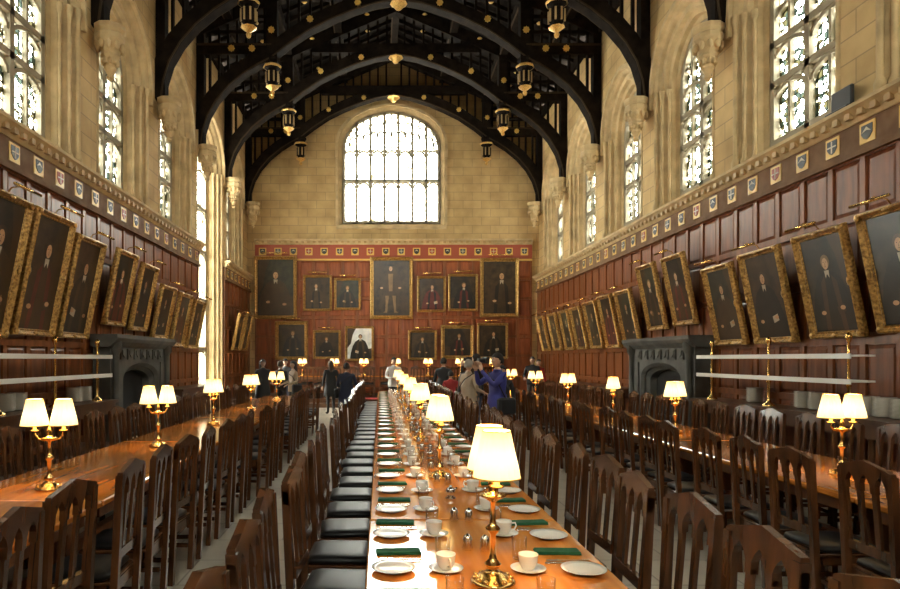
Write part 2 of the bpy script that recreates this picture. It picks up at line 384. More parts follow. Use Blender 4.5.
truss=mb.mesh('roof_truss')
mb=MB()
mb.lathe([(.01,-.98),(.05,-.95),(.07,-.88),(.04,-.84),(.12,-.78),(.20,-.72),(.10,-.68)],8,'gilt',smooth=False)
mb.lathe([(.10,-.68),(.13,-.62),(.19,-.58),(.19,-.30),(.13,-.26),(.15,-.20)],8,'roof_wood',smooth=False)
for k in range(8):
    a=math.pi/8+k*math.pi/4
    mb.box(-.02,.02,-.02,.02,-.6,-.3,'gilt_dull',fn=lambda x,y,z,a=a:(x+.19*math.cos(a),y+.19*math.sin(a),z))
mb.lathe([(.15,-.20),(.25,-.16),(.26,-.10),(.16,-.06),(.16,.0),(.22,.04),(.22,.12),(.14,.14)],8,'roof_wood',smooth=False)
mb.lathe([(.255,-.17),(.275,-.13),(.255,-.09)],8,'gilt',smooth=False)
pend=mb.mesh('roof_pendant')
mb=MB()
mb.lathe([(.03,-.95),(.07,-.9),(.05,-.84),(.12,-.72),(.10,-.66),(.18,-.5),(.16,-.45),(.23,-.28),(.27,-.2),(.27,-.12),(.24,-.08),(.29,-.02),(.29,.06)],10,'stone_carved',cap=True,smooth=False)
for k in range(10):
    a=k*math.pi/5
    mb.sphere((.23*math.cos(a),.23*math.sin(a),-.33),(.055,.055,.09),'stone_carved',6,5)
    mb.sphere((.13*math.cos(a),.13*math.sin(a),-.60),(.045,.045,.07),'stone_carved',6,5)
corb=mb.mesh('stone_corbel')
for y in TR:
    yy=max(min(y,26.25),YN+.35)
    inst(truss,'roof_truss',(0,yy,0))
    for s_ in (-1,1):
        inst(pend,'roof_pendant',(XC+s_*3.73,yy,10.42))
        inst(corb,'stone_corbel',(XC+s_*(HW-.295),yy,7.88))
# ------------------------------------------------------------------ wainscot panelling
def shield(mb,u,z,s,fn,k,v=-.13):
    mb.box(u-s,u+s,v-.012,v,z-s,z+s,'shield_gold',fn)
    c2=['shield_dark','shield_blue','shield_dark','frieze_red'][k%4]
    t=s*.72
    mb.prism([(u-t,z+t),(u-t,z-t*.2),(u-t*.5,z-t*.8),(u,z-t),(u+t*.5,z-t*.8),(u+t,z-t*.2),(u+t,z+t)],v-.02,v-.012,c2,fn)
    q=t*.3
    if k%2: mb.box(u-q*.35,u+q*.35,v-.026,v-.02,z-t*.8,z+t*.9,'shield_white',fn); mb.box(u-t*.9,u+t*.9,v-.026,v-.02,z,z+q*.6,'shield_white',fn)
    else: mb.prism([(u-t*.8,z+t*.0),(u,z+t*.7),(u+t*.8,z+t*.0),(u,z+t*.25)],v-.026,v-.02,'shield_white',fn)
def wainscot(name,fn,u0,u1,ztop,pm,rm,cw=.62,rows=5,friezeh=.42,red=False,gap=[]):
    mb=MB(); zf=ztop-.22-friezeh
    segs=[(u0,u1)]
    for g0,g1 in gap:
        ns=[]
        for a,b in segs:
            if g0>a and g1<b: ns+= [(a,g0),(g1,b)]
            else: ns.append((a,b))
        segs=ns
    k=0
    for a,b in segs:
        mb.box(a,b,-.04,0.0,0,ztop-.2,pm,fn)
        n=max(1,round((b-a)/cw)); st=(b-a)/n
        for i in range(n+1):
            u=a+i*st; mb.box(max(a,u-.05),min(b,u+.05),-.075,-.04,0,zf,rm,fn)
            if i<n:
                for r_ in range(rows):
                    za=.25+(zf-.25)*r_/rows; zb=.25+(zf-.25)*(r_+1)/rows
                    ua,ub=u+.11,u+st-.11
                    mb.loft([[(ua-.05,-.04,za+.06),(ub+.05,-.04,za+.06),(ub+.05,-.04,zb-.06),(ua-.05,-.04,zb-.06)],[(ua,-.06,za+.11),(ub,-.06,za+.11),(ub,-.06,zb-.11),(ua,-.06,zb-.11)]],pm,True,False,fn)
                    mb.add([(ua,-.06,za+.11),(ub,-.06,za+.11),(ub,-.06,zb-.11),(ua,-.06,zb-.11)],[(0,1,2,3)],pm,False,fn)
        for r_ in range(rows+1):
            z=.25+(zf-.25)*r_/rows
            mb.box(a,b,-.082,-.04,z-.05,z+.05,rm,fn)
        mb.box(a,b,-.1,-.03,0,.22,rm,fn)
        mb.box(a,b,-.14,-.04,zf-.03,zf+.04,'frieze_brown' if not red else 'shield_gold',fn)
        mb.box(a,b,-.10,-.03,zf+.04,ztop-.2,'frieze_red' if red else 'frieze_brown',fn)
        n2=max(1,round((b-a)/(.66 if not red else .62)))
        for i in range(n2):
            shield(mb,a+(i+.5)*(b-a)/n2,zf+.04+friezeh/2-.01,.135 if not red else .15,fn,k,v=-.10); k+=1
        pr=[(0,ztop-.22),(-.12,ztop-.22),(-.16,ztop-.16),(-.17,ztop-.12),(-.25,ztop-.06),(-.27,ztop-.05),(-.27,ztop),(0,ztop)]
        mb.loft([[(u,v,z) for v,z in pr] for u in (a,b)],'stone_carved',True,False,fn,cap=True)
        n3=int((b-a)/.23)
        for i in range(n3):
            u=a+(i+.5)*(b-a)/n3; mb.box(u-.05,u+.05,-.22,-.1,ztop-.17,ztop-.08,'gilt_dull',fn)
    return mb.obj(name,recalc=False)
wainscot('trim_wainscot_left',fnL,YN,YB,ZP,'panel_oak','panel_rail',gap=[(19.1,22.3)])
wainscot('trim_wainscot_right',fnR,YN,YB,ZP,'panel_oak','panel_rail')
wainscot('trim_wainscot_back',fnB,XL+.3,XR-.3,6.55,'panel_red','panel_rail',cw=.6,rows=7,friezeh=.62,red=True)
# ------------------------------------------------------------------ portraits
def pmat(n,c,c2=None): simple(n,c,.30,col2=c2 or tuple(x*1.6 for x in c),scale=(3,3,3),nscale=1.5)
pmat('canvas_dark',(.006,.0055,.004),(.034,.024,.013)); pmat('canvas_brown',(.016,.010,.005),(.060,.036,.016)); pmat('canvas_green',(.010,.012,.008),(.038,.038,.022)); pmat('canvas_light',(.55,.57,.55),(.85,.85,.8))
pmat('paint_black',(.004,.004,.004),(.012,.011,.009)); pmat('paint_crimson',(.075,.012,.008)); pmat('paint_ochre',(.15,.09,.035)); pmat('paint_skin',(.46,.26,.13),(.58,.36,.2)); pmat('paint_white',(.36,.31,.23)); pmat('paint_hair',(.045,.028,.014)); pmat('paint_umber',(.035,.020,.009))
def ell(cx,cz,rx,rz,n=18): return [(cx+rx*math.cos(2*math.pi*i/n),cz+rz*math.sin(2*math.pi*i/n)) for i in range(n)]
def portrait_mesh(w,h,seed,full=False,light=False):
    R=random.Random(seed); mb=MB()
    fw=.10 if w<1.3 else .15
    iw,ih=w-2*fw,h-2*fw
    bg='canvas_light' if light else R.choice(['canvas_dark','canvas_brown','canvas_green','canvas_brown'])
    mb.box(-w/2+.02,w/2-.02,-.02,0,.02,h-.02,'dark_oak')
    mb.add([(-iw/2,-.035,fw),(iw/2,-.035,fw),(iw/2,-.035,h-fw),(-iw/2,-.035,h-fw)],[(0,1,2,3)],bg)
    robe='paint_umber' if full else ('paint_crimson' if seed%9==4 else R.choice(['paint_black','paint_black','paint_black','paint_umber']))
    S=ih*.92; ox=R.uniform(-.07,.07)*iw; tw=R.choice((-1,1))
    X=lambda t:ox+t*S*.5
    Z=lambda t:fw+t*ih
    lim=lambda pts:[(max(-iw/2,min(iw/2,x)),max(fw,min(h-fw,z))) for x,z in pts]
    mb.poly(lim([(-iw/2*tw,Z(1)),(-iw/2*tw,Z(.35)),(-iw*.36*tw,Z(.5)),(-iw*.28*tw,Z(.8)),(-iw*.15*tw,Z(1))]),-.037,R.choice(['paint_umber','paint_umber','canvas_brown']))
    mb.poly(lim([(iw*.28*tw,Z(0)),(iw/2*tw,Z(0)),(iw/2*tw,Z(.34)),(iw*.28*tw,Z(.32))]),-.037,'paint_umber')
    if full:
        for s_ in (-1,1):
            mb.poly([(X(.05*s_),Z(.42)),(X(.22*s_),Z(.42)),(X(.20*s_),Z(.25)),(X(.22*s_),Z(.08)),(X(.30*s_),Z(.05)),(X(.14*s_),Z(.05)),(X(.11*s_),Z(.2))],-.039,'paint_ochre')
        mb.poly([(X(-.28),Z(.36)),(X(-.42),Z(.58)),(X(-.36),Z(.74)),(X(-.15),Z(.8)),(X(.15),Z(.8)),(X(.36),Z(.74)),(X(.42),Z(.58)),(X(.28),Z(.36))],-.042,'paint_umber')
        mb.poly([(X(-.07),Z(.44)),(X(-.10),Z(.76)),(X(.10),Z(.76)),(X(.07),Z(.44))],-.044,'paint_ochre')
        hz,hr=.86,.042
        for s_ in (-1,1): mb.poly(ell(X(.36*s_),Z(.5),.03*S,.02*S),-.046,'paint_skin')
        mb.poly(ell(X(0),Z(.915),.07*S,.018*S),-.049,'paint_black')
    else:
        mb.poly(lim([(X(-.75),Z(0)),(X(-.70),Z(.18)),(X(-.55),Z(.42)),(X(-.38),Z(.56)),(X(-.12),Z(.64)),(X(.12),Z(.64)),(X(.36),Z(.57)),(X(.52),Z(.42)),(X(.66),Z(.18)),(X(.75),Z(0))]),-.040,robe)
        lc='paint_crimson' if seed%5==1 else R.choice(['paint_black','paint_umber'])
        for s_ in (-1,1):
            mb.poly(lim([(X(.1*s_),Z(.6)),(X(.26*s_),Z(.52)),(X(.34*s_),Z(0)),(X(.2*s_),Z(0))]),-.042,lc)
        mb.poly([(X(-.08),Z(.645)),(X(.08),Z(.645)),(X(.06),Z(.56)),(X(.015),Z(.6)),(X(-.015),Z(.6)),(X(-.06),Z(.56))],-.045,'paint_white')
        mb.poly(ell(X(-.3*tw),Z(.24),.04*S,.025*S),-.046,'paint_skin'); mb.poly(ell(X(.34*tw),Z(.2),.04*S,.025*S),-.046,'paint_skin')
        mb.poly(lim([(X(-.38*tw),Z(.2)),(X(-.15*tw),Z(.17)),(X(-.12*tw),Z(.25)),(X(-.35*tw),Z(.28))]),-.044,R.choice(['paint_white','paint_ochre','paint_umber']))
        hz,hr=.725,.06
    mb.poly(ell(X(0),Z(hz+.012),hr*1.2*S,hr*1.36*S),-.0445,R.choice(['paint_hair','paint_umber','paint_ochre']))
    mb.poly(ell(X(0),Z(hz-.01),hr*.78*S,hr*1.12*S),-.047,'paint_skin')
    for s_ in (-1,1): mb.poly(ell(X(0)+s_*hr*.33*S,Z(hz+.008),hr*.13*S,hr*.07*S,8),-.049,'paint_black')
    mb.poly([(X(0)-hr*.08*S,Z(hz-.03)),(X(0)+hr*.12*S,Z(hz-.03)),(X(0),Z(hz+.01))],-.0485,'paint_ochre')
    mb.poly(ell(X(0),Z(hz-.01)-hr*.55*S,hr*.22*S,hr*.06*S,8),-.049,'paint_crimson')
    gm='gilt_frame'
    rings=[]
    for o_,y in ((0,-.03),(.01,-.055),(fw*.3,-.045),(fw*.42,-.07),(fw*.7,-.11),(fw*.88,-.10),(fw,-.06),(fw,0)):
        a=iw/2+o_; zb=fw-o_; zt=h-fw+o_
        rings.append([(-a,y,zb),(a,y,zb),(a,y,zt),(-a,y,zt)])
    mb.loft(rings,gm,True,False)
    for sx in (-1,1):
        for z in (fw*.55,h-fw*.55):
            mb.sphere((sx*(w/2-fw*.45),-.09,z),(fw*.5,.035,fw*.5),gm,8,4)
        mb.sphere((sx*(w/2-fw*.45),-.09,h/2),(fw*.32,.03,fw*.7),gm,8,4)
    for z in (fw*.45,h-fw*.45): mb.sphere((0,-.09,z),(fw*.7,.03,fw*.32),gm,8,4)
    if not full and not light:
        mb.tube([(0,0,h-.03),(0,-.05,h+.07),(0,-.2,h+.13),(0,-.26,h+.10)],.009,6,'brass')
        mb.tube([(-w*.3,-.27,h+.09),(w*.3,-.27,h+.09)],.022,8,'brass')
    return mb.mesh('framed_portrait')
left=[(8.5,1.05,1.98,3.85),(9.75,1.12,2.03,3.85),(11.0,1.02,2.03,3.72),(12.7,.95,2.33,3.78),(13.95,.9,2.28,3.7),(15.3,1.0,2.15,3.4),(16.6,1.0,2.0,3.35),(17.9,1.0,1.97,3.3),(23.4,1.0,2.0,3.3),(24.7,1.0,2.0,3.4),(7.0,1.1,2.0,3.8),(5.4,1.1,2.0,3.8)]
right=[(6.4,1.1,2.0,3.55),(7.68,1.02,2.0,3.5),(8.95,1.02,1.97,3.45),(10.35,1.05,1.93,3.42),(11.65,.98,1.93,3.36),(13.4,.95,2.38,3.83),(14.75,.93,2.34,3.83),(16.2,1.0,2.0,3.4),(17.5,1.0,1.98,3.4),(18.8,1.05,1.98,3.35),(20.2,1.0,1.98,3.3),(21.5,.95,1.98,3.3),(23.0,1.0,1.98,3.3),(24.6,1.0,1.98,3.3)]
for i,(y,w,z0,z1) in enumerate(left):
    h=(z1-z0)/math.cos(.2); inst(portrait_mesh(w,h,i+10),'framed_portrait',(XL+.14,y,z0),(.2,0,math.radians(90)))
for i,(y,w,z0,z1) in enumerate(right):
    h=(z1-z0)/math.cos(.2); inst(portrait_mesh(w,h,i+41),'framed_portrait',(XR-.14,y,z0),(.2,0,math.radians(-90)))
for i,(x0,x1,y0,y1,full,light) in enumerate([(254,297,256,319,0,0),(370,413,257,319,1,0),(480,519,258,317,0,0),(303,332,275,311,0,0),(334,361,278,310,0,0),(417,446,276,312,0,0),(448,478,274,311,0,0),
      (275,308,321,360,0,0),(313,341,330,359,0,0),(345,374,326,361,0,1),(408,437,330,360,0,0),(441,474,325,359,0,0),(477,508,323,359,0,0)]):
    k=26.45/650
    X=((x0+x1)/2-380)*k; w=(x1-x0)*k; z1=EYE+(359-y0)*k; z0=EYE+(359-y1)*k
    inst(portrait_mesh(w,z1-z0,i+80,bool(full),bool(light)),'framed_portrait',(X,YB-.09,z0),(0.02,0,0))
# ------------------------------------------------------------------ fireplaces
def fireplace(name,fn,c):
    mb=MB(); g='stone_grey'
    ol=arch(c,1.0,0,1.25,1.6,16)
    archwall(mb,c-1.6,c+1.6,0,2.0,ol,-.42,g,fn)
    i1=arch(c,.94,0,1.22,1.53,16); i2=arch(c,.86,0,1.18,1.45,16)
    mb.loft([[(x,-.42,z) for x,z in ol],[(x,-.36,z) for x,z in i1],[(x,-.33,z) for x,z in i1],[(x,-.26,z) for x,z in i2],[(x,-.10,z) for x,z in i2]],g,False,False,fn)
    mb.poly(arch(c,.86,0,1.18,1.45,16),-.11,'firebox_dark',fn)  # flat near-black sheet closing the arched opening
    for s_ in (-1,1):
        mb.add([(c+s_*1.6,-.42,0),(c+s_*1.6,-.1,0),(c+s_*1.6,-.1,2.0),(c+s_*1.6,-.42,2.0)],[(0,1,2,3)],g,False,fn)
        mb.lathe([(.12,0),(.12,.18),(.07,.24),(.07,1.75),(.12,1.84),(.12,2.0)],8,g,(c+s_*1.45,-.46,0),fn=fn)
        mb.box(c+s_*1.22-.12,c+s_*1.22+.12,-.45,-.42,.3,1.6,g,fn)
    pr=[(-.1,1.90),(-.46,1.90),(-.52,1.97),(-.55,1.99),(-.60,2.06),(-.60,2.13),(-.1,2.13)]
    mb.loft([[(u,v,z) for v,z in pr] for u in (c-1.72,c+1.72)],g,True,False,fn,cap=True)
    for i in range(7):
        u=c-1.05+i*.35; mb.box(u-.12,u+.12,-.455,-.42,1.66,1.87,g,fn); mb.prism([(u-.08,1.84),(u-.08,1.76),(u,1.70),(u+.08,1.76),(u+.08,1.84)],-.475,-.455,'stone_grey',fn)
    for i in range(7): mb.box(c-.42+i*.14-.012,c-.42+i*.14+.012,-.3,-.28,.12,.5,'black_plastic',fn)
    mb.box(c-.48,c+.48,-.31,-.27,.12,.16,'black_plastic',fn); mb.box(c-.48,c+.48,-.31,-.27,.42,.46,'black_plastic',fn)
    return mb.obj(name,recalc=False)
fireplace('fireplace',fnL,13.6); fireplace('fireplace',fnR,14.15)
# ------------------------------------------------------------------ sideboards with brass two-tier racks and plates
def sideboard(fn,a,b,depth=.62,off=.12):
    mb=MB(); v0,v1=-off-depth,-off
    mb.box(a,b,v0,v1,.9,.95,'dark_oak',fn)
    mb.box(a+.05,b-.05,v0+.04,v1-.02,.72,.9,'dark_oak',fn); mb.box(a+.05,b-.05,v0+.06,v1-.02,.15,.2,'dark_oak',fn)
    n=max(2,round((b-a)/.9))
    for i in range(n+1):
        u=a+.08+(b-a-.16)*i/n
        for v in (v0+.08,v1-.08): mb.lathe([(.04,0),(.05,.05),(.03,.1),(.045,.4),(.03,.65),(.045,.72)],8,'dark_oak',(u,v,0),fn=fn)
    return mb.obj('sideboard',recalc=False)
def rack(fn,a,b,v):
    mb=MB(); 
    n=3
    for i in range(n):
        u=a+.25+(b-a-.5)*i/(n-1)
        mb.lathe([(.09,0),(.09,.02),(.04,.05),(.022,.1),(.022,.35),(.035,.38),(.018,.42),(.018,.74),(.035,.78),(.018,.82),(.018,.93),(.03,.96),(.045,1.0),(.03,1.04),(.01,1.06)],10,'brass',(u,v,.95),fn=fn)
    for z in (1.38,1.70):
        mb.box(a,b,v-.15,v+.15,z,z+.025,'white_shelf',fn)
        mb.box(a,b,v-.16,v-.15,z-.025,z+.04,'white_shelf',fn)
    return mb.obj('brass_serving_rack',recalc=False)
mb=MB()
for k in range(16): mb.lathe([(.06,k*.015),(.075,k*.015),(.13,k*.015+.016),(.132,k*.015+.019),(.07,k*.015+.008)],20,'china')
stack=mb.mesh('plate_stack')
for a,b in ((4.0,11.6),(15.4,18.8)): sideboard(fnL,a,b)
for a,b in ((4.2,12.1),(15.9,21)): sideboard(fnR,a,b)
rack(fnL,8.0,11.4,-.55); rack(fnL,4.4,7.2,-.55)
rack(fnR,8.0,11.9,-.55); rack(fnR,4.3,7.2,-.55)
for u in (8.9,9.2,10.9,11.25,7.6): inst(stack,'plate_stack',(XL+.27,u,.951))
for u in (6.5,6.8,7.75,8.03,8.31,9.25,9.55,10.8): inst(stack,'plate_stack',(XR-.27,u,.951))
# ------------------------------------------------------------------ tables
def table_mesh(L):
    mb=MB(); w=.53
    mb.bbox(-w,w,-L/2,L/2,.712,.755,.008,'table_wood')
    mb.box(-w+.07,w-.07,-L/2+.1,-L/2+.13,.62,.712,'table_leg_wood'); mb.box(-w+.07,w-.07,L/2-.13,L/2-.1,.62,.712,'table_leg_wood')
    for s_ in (-1,1):
        x0,x1=sorted((s_*(w-.07),s_*(w-.10))); mb.box(x0,x1,-L/2+.1,L/2-.1,.62,.712,'table_leg_wood')
    for y in (-L/2+.45,L/2-.45):
        mb.prism([(-.36,0),(.36,0),(.36,.06),(.12,.12),(.09,.3),(.12,.5),(.30,.62),(-.30,.62),(-.12,.5),(-.09,.3),(-.12,.12),(-.36,.06)],y-.05,y+.05,'table_leg_wood')
    mb.box(-.04,.04,-L/2+.45,L/2-.45,.22,.3,'table_leg_wood')
    return mb.mesh('dining_table')
TM=table_mesh(2.98)
TX={'c':.47,'l':-2.32,'r':3.66}
for key,y0,n in (('c',.7,6),('l',1.2,5),('r',1.3,6)):
    for i in range(n): inst(TM,'dining_table',(TX[key],y0+1.5+3.0*i,0))
# ------------------------------------------------------------------ chair
def chair_mesh():
    mb=MB(); cw='chair_wood'
    lean=lambda x,y,z:(x,y-max(0,z-.46)*.085,z)
    for sx in (-1,1):
        x=sx*.195
        mb.box(x-.019,x+.019,-.215,-.175,0,1.03,cw,lean)
        mb.box(x-.02,x+.02,.165,.205,0,.43,cw)
        mb.box(x-.012,x+.012,-.175,.165,.17,.20,cw); mb.box(x-.014,x+.014,-.175,.165,.37,.425,cw)
    mb.box(-.175,.175,.175,.2,.36,.425,cw); mb.box(-.175,.175,-.2,-.18,.36,.425,cw); mb.box(-.175,.175,-.01,.015,.175,.2,cw)
    mb.bbox(-.22,.22,-.2,.225,.425,.445,.006,cw)
    rings=[]
    for z,i in ((.445,.012),(.455,.0),(.475,.004),(.488,.03),(.493,.08)):
        x0,x1,y0,y1=-.205+i,.205-i,-.175+i,.215-i; b=.03
        rings.append([(x0+b,y0,z),(x1-b,y0,z),(x1,y0+b,z),(x1,y1-b,z),(x1-b,y1,z),(x0+b,y1,z),(x0,y1-b,z),(x0,y0+b,z)])
    mb.loft(rings,'leather',True,True,cap=True)
    bays=3; iw=.176
    top=[(.214,1.0),(.205,1.045),(.12,1.065),(.0,1.095),(-.12,1.065),(-.205,1.045),(-.214,1.0)]
    bot=[(-.214,.93)]
    for i in range(bays):
        a=-iw+2*iw*i/bays+.018; b=-iw+2*iw*(i+1)/bays-.018; m=(a+b)/2
        bot+=[(a,.91),(a,.955),(a+(m-a)*.35,.985),(m,1.012),(b-(b-m)*.35,.985),(b,.955),(b,.91)]
    bot+=[(.214,.93)]
    mb.prism(bot+top,-.212,-.182,cw,lean)
    for i in range(1,bays):
        x=-iw+2*iw*i/bays; mb.box(x-.018,x+.018,-.205,-.187,.57,.93,cw,lean)
    for sx in (-1,1): mb.box(sx*iw-.012,sx*iw+.012,-.205,-.187,.57,.93,cw,lean)
    mb.box(-.18,.18,-.21,-.182,.545,.60,cw,lean)
    return mb.mesh('dining_chair')
CH=chair_mesh()
R=random.Random(3)
def row(x,face,y0,y1,st,jr=.07,jx=.03):
    y=y0
    while y<y1:
        rz=(-math.pi/2 if face>0 else math.pi/2)+R.uniform(-jr,jr)
        inst(CH,'dining_chair',(x+R.uniform(-jx,jx),y,0),(0,0,rz))
        y+=st
row(-.245,1,1.75,18.4,.58); row(1.10,-1,1.68,18.4,.56)
row(-3.0,1,2.6,15.9,.6); row(-1.70,-1,1.9,15.9,.62,.1,.05)
row(2.97,1,1.9,18.9,.6,.1,.05); row(4.36,-1,2.2,18.9,.6)
# ------------------------------------------------------------------ lamps
def lamp_mesh():
    mb=MB()
    mb.lathe([(.0,0),(.088,0),(.092,.008),(.084,.018),(.066,.024),(.06,.036),(.036,.046),(.02,.058),(.032,.074),(.034,.082),(.017,.098),(.013,.12),(.0135,.2),(.027,.215),(.03,.225),(.016,.24),(.011,.26),(.0105,.33),(.03,.345),(.052,.355),(.055,.362),(.02,.368),(.014,.385),(.02,.4),(.008,.43),(.002,.45)],20,'brass')
    for k in range(12):
        a=k*math.pi/6; mb.sphere((.074*math.cos(a),.074*math.sin(a),.024),(.012,.012,.01),'brass',6,4)
    for s_ in (-1,1):
        mb.tube([(0,0,.352),(s_*.035,0,.345),(s_*.07,0,.355),(s_*.092,0,.385),(s_*.095,0,.42)],.0065,8,'brass')
        mb.lathe([(.028,.41),(.03,.416),(.012,.42),(.01,.5)],10,'brass',(s_*.095,0,0))
        mb.lathe([(.012,.5),(.02,.53),(.012,.56),(.0,.57)],8,'bulb',(s_*.095,0,0))
        mb.lathe([(.093,.448),(.086,.49),(.072,.55),(.054,.632)],36,'lamp_shade',(s_*.095,0,0),rip=-.035,smooth=False)
        mb.lathe([(.094,.447),(.094,.453)],36,'shield_gold',(s_*.095,0,0))
        mb.lathe([(.055,.629),(.055,.634)],36,'shield_gold',(s_*.095,0,0))
        mb.box(s_*.095-.055,s_*.095+.055,-.002,.002,.60,.603,'brass')
    return mb.mesh('table_lamp')
LM=lamp_mesh()
def lamp(x,y,rz,z=.756,pw=15):
    o=inst(LM,'table_lamp',(x,y,z),(0,0,rz))
    for s_ in (-1,1):
        ld=bpy.data.lights.new('lamp_bulb','POINT'); ld.energy=pw; ld.color=(1,.62,.25); ld.shadow_soft_size=.02
        l=bpy.data.objects.new('lamp_bulb',ld); COL.objects.link(l); l.parent=o; l.location=(s_*.095,0,.585)
for i in range(7): lamp(.46,2.65+2.37*i,math.radians(90-8+R.uniform(-14,14)))
for y,r in ((4.56,10),(6.8,35),(9.06,75),(11.7,60),(14.6,20)): lamp(-2.32,y,math.radians(r))
for y,r in ((5.15,5),(8.06,40),(10.2,60),(12.65,30),(15.3,10),(18.2,0)): lamp(3.66,y,math.radians(r))
# ------------------------------------------------------------------ place settings
mb=MB(); mb.lathe([(.0,.004),(.05,.004),(.055,.0),(.056,.003),(.075,.010),(.095,.016),(.096,.018),(.075,.013),(.055,.007),(0,.007)],28,'china'); PLATE=mb.mesh('side_plate')
mb=MB(); mb.lathe([(0,.003),(.035,.0),(.05,.004),(.075,.014),(.076,.016),(.05,.008),(.03,.006),(0,.006)],24,'china')
mb.lathe([(.022,.008),(.026,.012),(.038,.035),(.042,.07),(.0425,.075),(.039,.07),(.034,.035),(.02,.016),(0,.014)],22,'china')
mb.tube([(.038,0,.062),(.06,0,.064),(.066,0,.048),(.056,0,.03),(.035,0,.028)],.0045,6,'china'); CUP=mb.mesh('teacup_and_saucer')
mb=MB(); mb.lathe([(0,.0),(.028,.0),(.031,.004),(.036,.10),(.0365,.101),(.034,.10),(.029,.012),(0,.01)],20,'glass_clear'); GLASS=mb.mesh('glass_tumbler')
mb=MB(); mb.bbox(-.105,.105,-.04,.04,0,.008,.002,'napkin_green'); mb.bbox(-.102,.103,-.038,.035,.008,.014,.002,'napkin_green'); NAP=mb.mesh('green_napkin')
mb=MB()
mb.box(-.006,.006,-.1,.0,0,.003,'steel'); mb.prism([(-.008,0),(.010,0),(.006,.003),(-.006,.003)],.0,.11,'steel')
mb.box(.028,.036,-.1,.03,0,.003,'steel'); mb.box(.020,.044,.03,.05,0,.003,'steel')
for k in range(4): mb.box(.021+k*.006,.024+k*.006,.05,.095,0,.003,'steel')
CUT=mb.mesh('cutlery_set')
mb=MB(); mb.lathe([(.0,.0),(.03,.0),(.035,.01),(.02,.02),(.028,.035),(.03,.06),(.022,.075),(.01,.08),(.012,.09),(0,.094)],16,'steel'); mb.tube([(.028,0,.04),(.05,0,.06),(.055,0,.07)],.005,6,'steel'); POT=mb.mesh('cream_jug')
mb=MB(); mb.lathe([(0,0),(.022,0),(.026,.01),(.02,.03),(.024,.05),(.018,.065),(.006,.075),(0,.078)],14,'steel'); SALT=mb.mesh('salt_shaker')
y=1.75; k=0
while y<18.0:
    z=.756; j=lambda a=.012:R.uniform(-a,a)
    inst(NAP,'green_napkin',(.09+j(),y+.20+j(),z),(0,0,j(.15)))
    inst(PLATE,'side_plate',(.065+j(.01),y-.07+j(),z))
    inst(CUT,'cutlery_set',(.09+j(.01),y+.065,z),(0,0,math.pi/2+j(.03)))
    inst(CUP,'teacup_and_saucer',(.285+j(.012),y-.07+j(),z),(0,0,R.uniform(0,6)))
    inst(GLASS,'glass_tumbler',(.285+j(.015),y+.1+j(),z))
    inst(NAP,'green_napkin',(.83+j(),y+.19+j(),z),(0,0,j(.15)))
    inst(PLATE,'side_plate',(.87+j(.01),y-.09+j(),z))
    inst(CUP,'teacup_and_saucer',(.64+j(.012),y-.06+j(),z),(0,0,R.uniform(0,6)))
    inst(GLASS,'glass_tumbler',(.63+j(.015),y+.1+j(),z))
    inst(CUT,'cutlery_set',(.84+j(.01),y+.045,z),(0,0,math.pi/2+j(.03)))
    if min(abs(y+.25-(2.65+2.37*i)) for i in range(7))>.2:
        if k%3==1: inst(POT,'cream_jug',(.46,y+.25,z),(0,0,R.uniform(0,6)))
        else: inst(SALT,'salt_shaker',(.42,y+.25,z)); inst(SALT,'salt_shaker',(.50,y+.23,z))
    y+=.56; k+=1
# ------------------------------------------------------------------ dais & high table
DZ=.30
mb=MB(); mb.box(XL+.12,XR-.12,22.6,YB-.1,0,DZ-.012,'dark_oak'); mb.box(XL+.12,XR-.12,22.25,22.6,0,.15,'dark_oak'); mb.box(-1.2,2.2,22.24,23.2,DZ-.012,DZ-.001,'carpet_red'); mb.box(-1.2,2.2,22.24,22.6,.15,.162,'carpet_red'); mb.obj('dais_platform')
for x in (-2.2,.8,3.8):
    inst(TM,'dining_table',(x-.1,24.3,DZ),(0,0,math.pi/2))
for i in range(14):
    x=-3.4+i*.6; inst(CH,'dining_chair',(x,23.6,DZ),(0,0,R.uniform(-.05,.05)))
    inst(CH,'dining_chair',(x,25.0,DZ),(0,0,math.pi+R.uniform(-.05,.05)))
for x in (-2.9,-1.7,-.6,.6,1.8,3.0,4.2): lamp(x,24.3,R.uniform(-.4,.4),1.056)
mb=MB(); mb.bbox(-.22,.22,-.10,.10,0,.05,.01,'black_plastic'); mb.bbox(-.20,.20,-.03,.03,.05,.34,.02,'black_plastic'); mb.obj('loudspeaker',(XR-.13,8.95,ZP),(0,0,math.radians(90)))
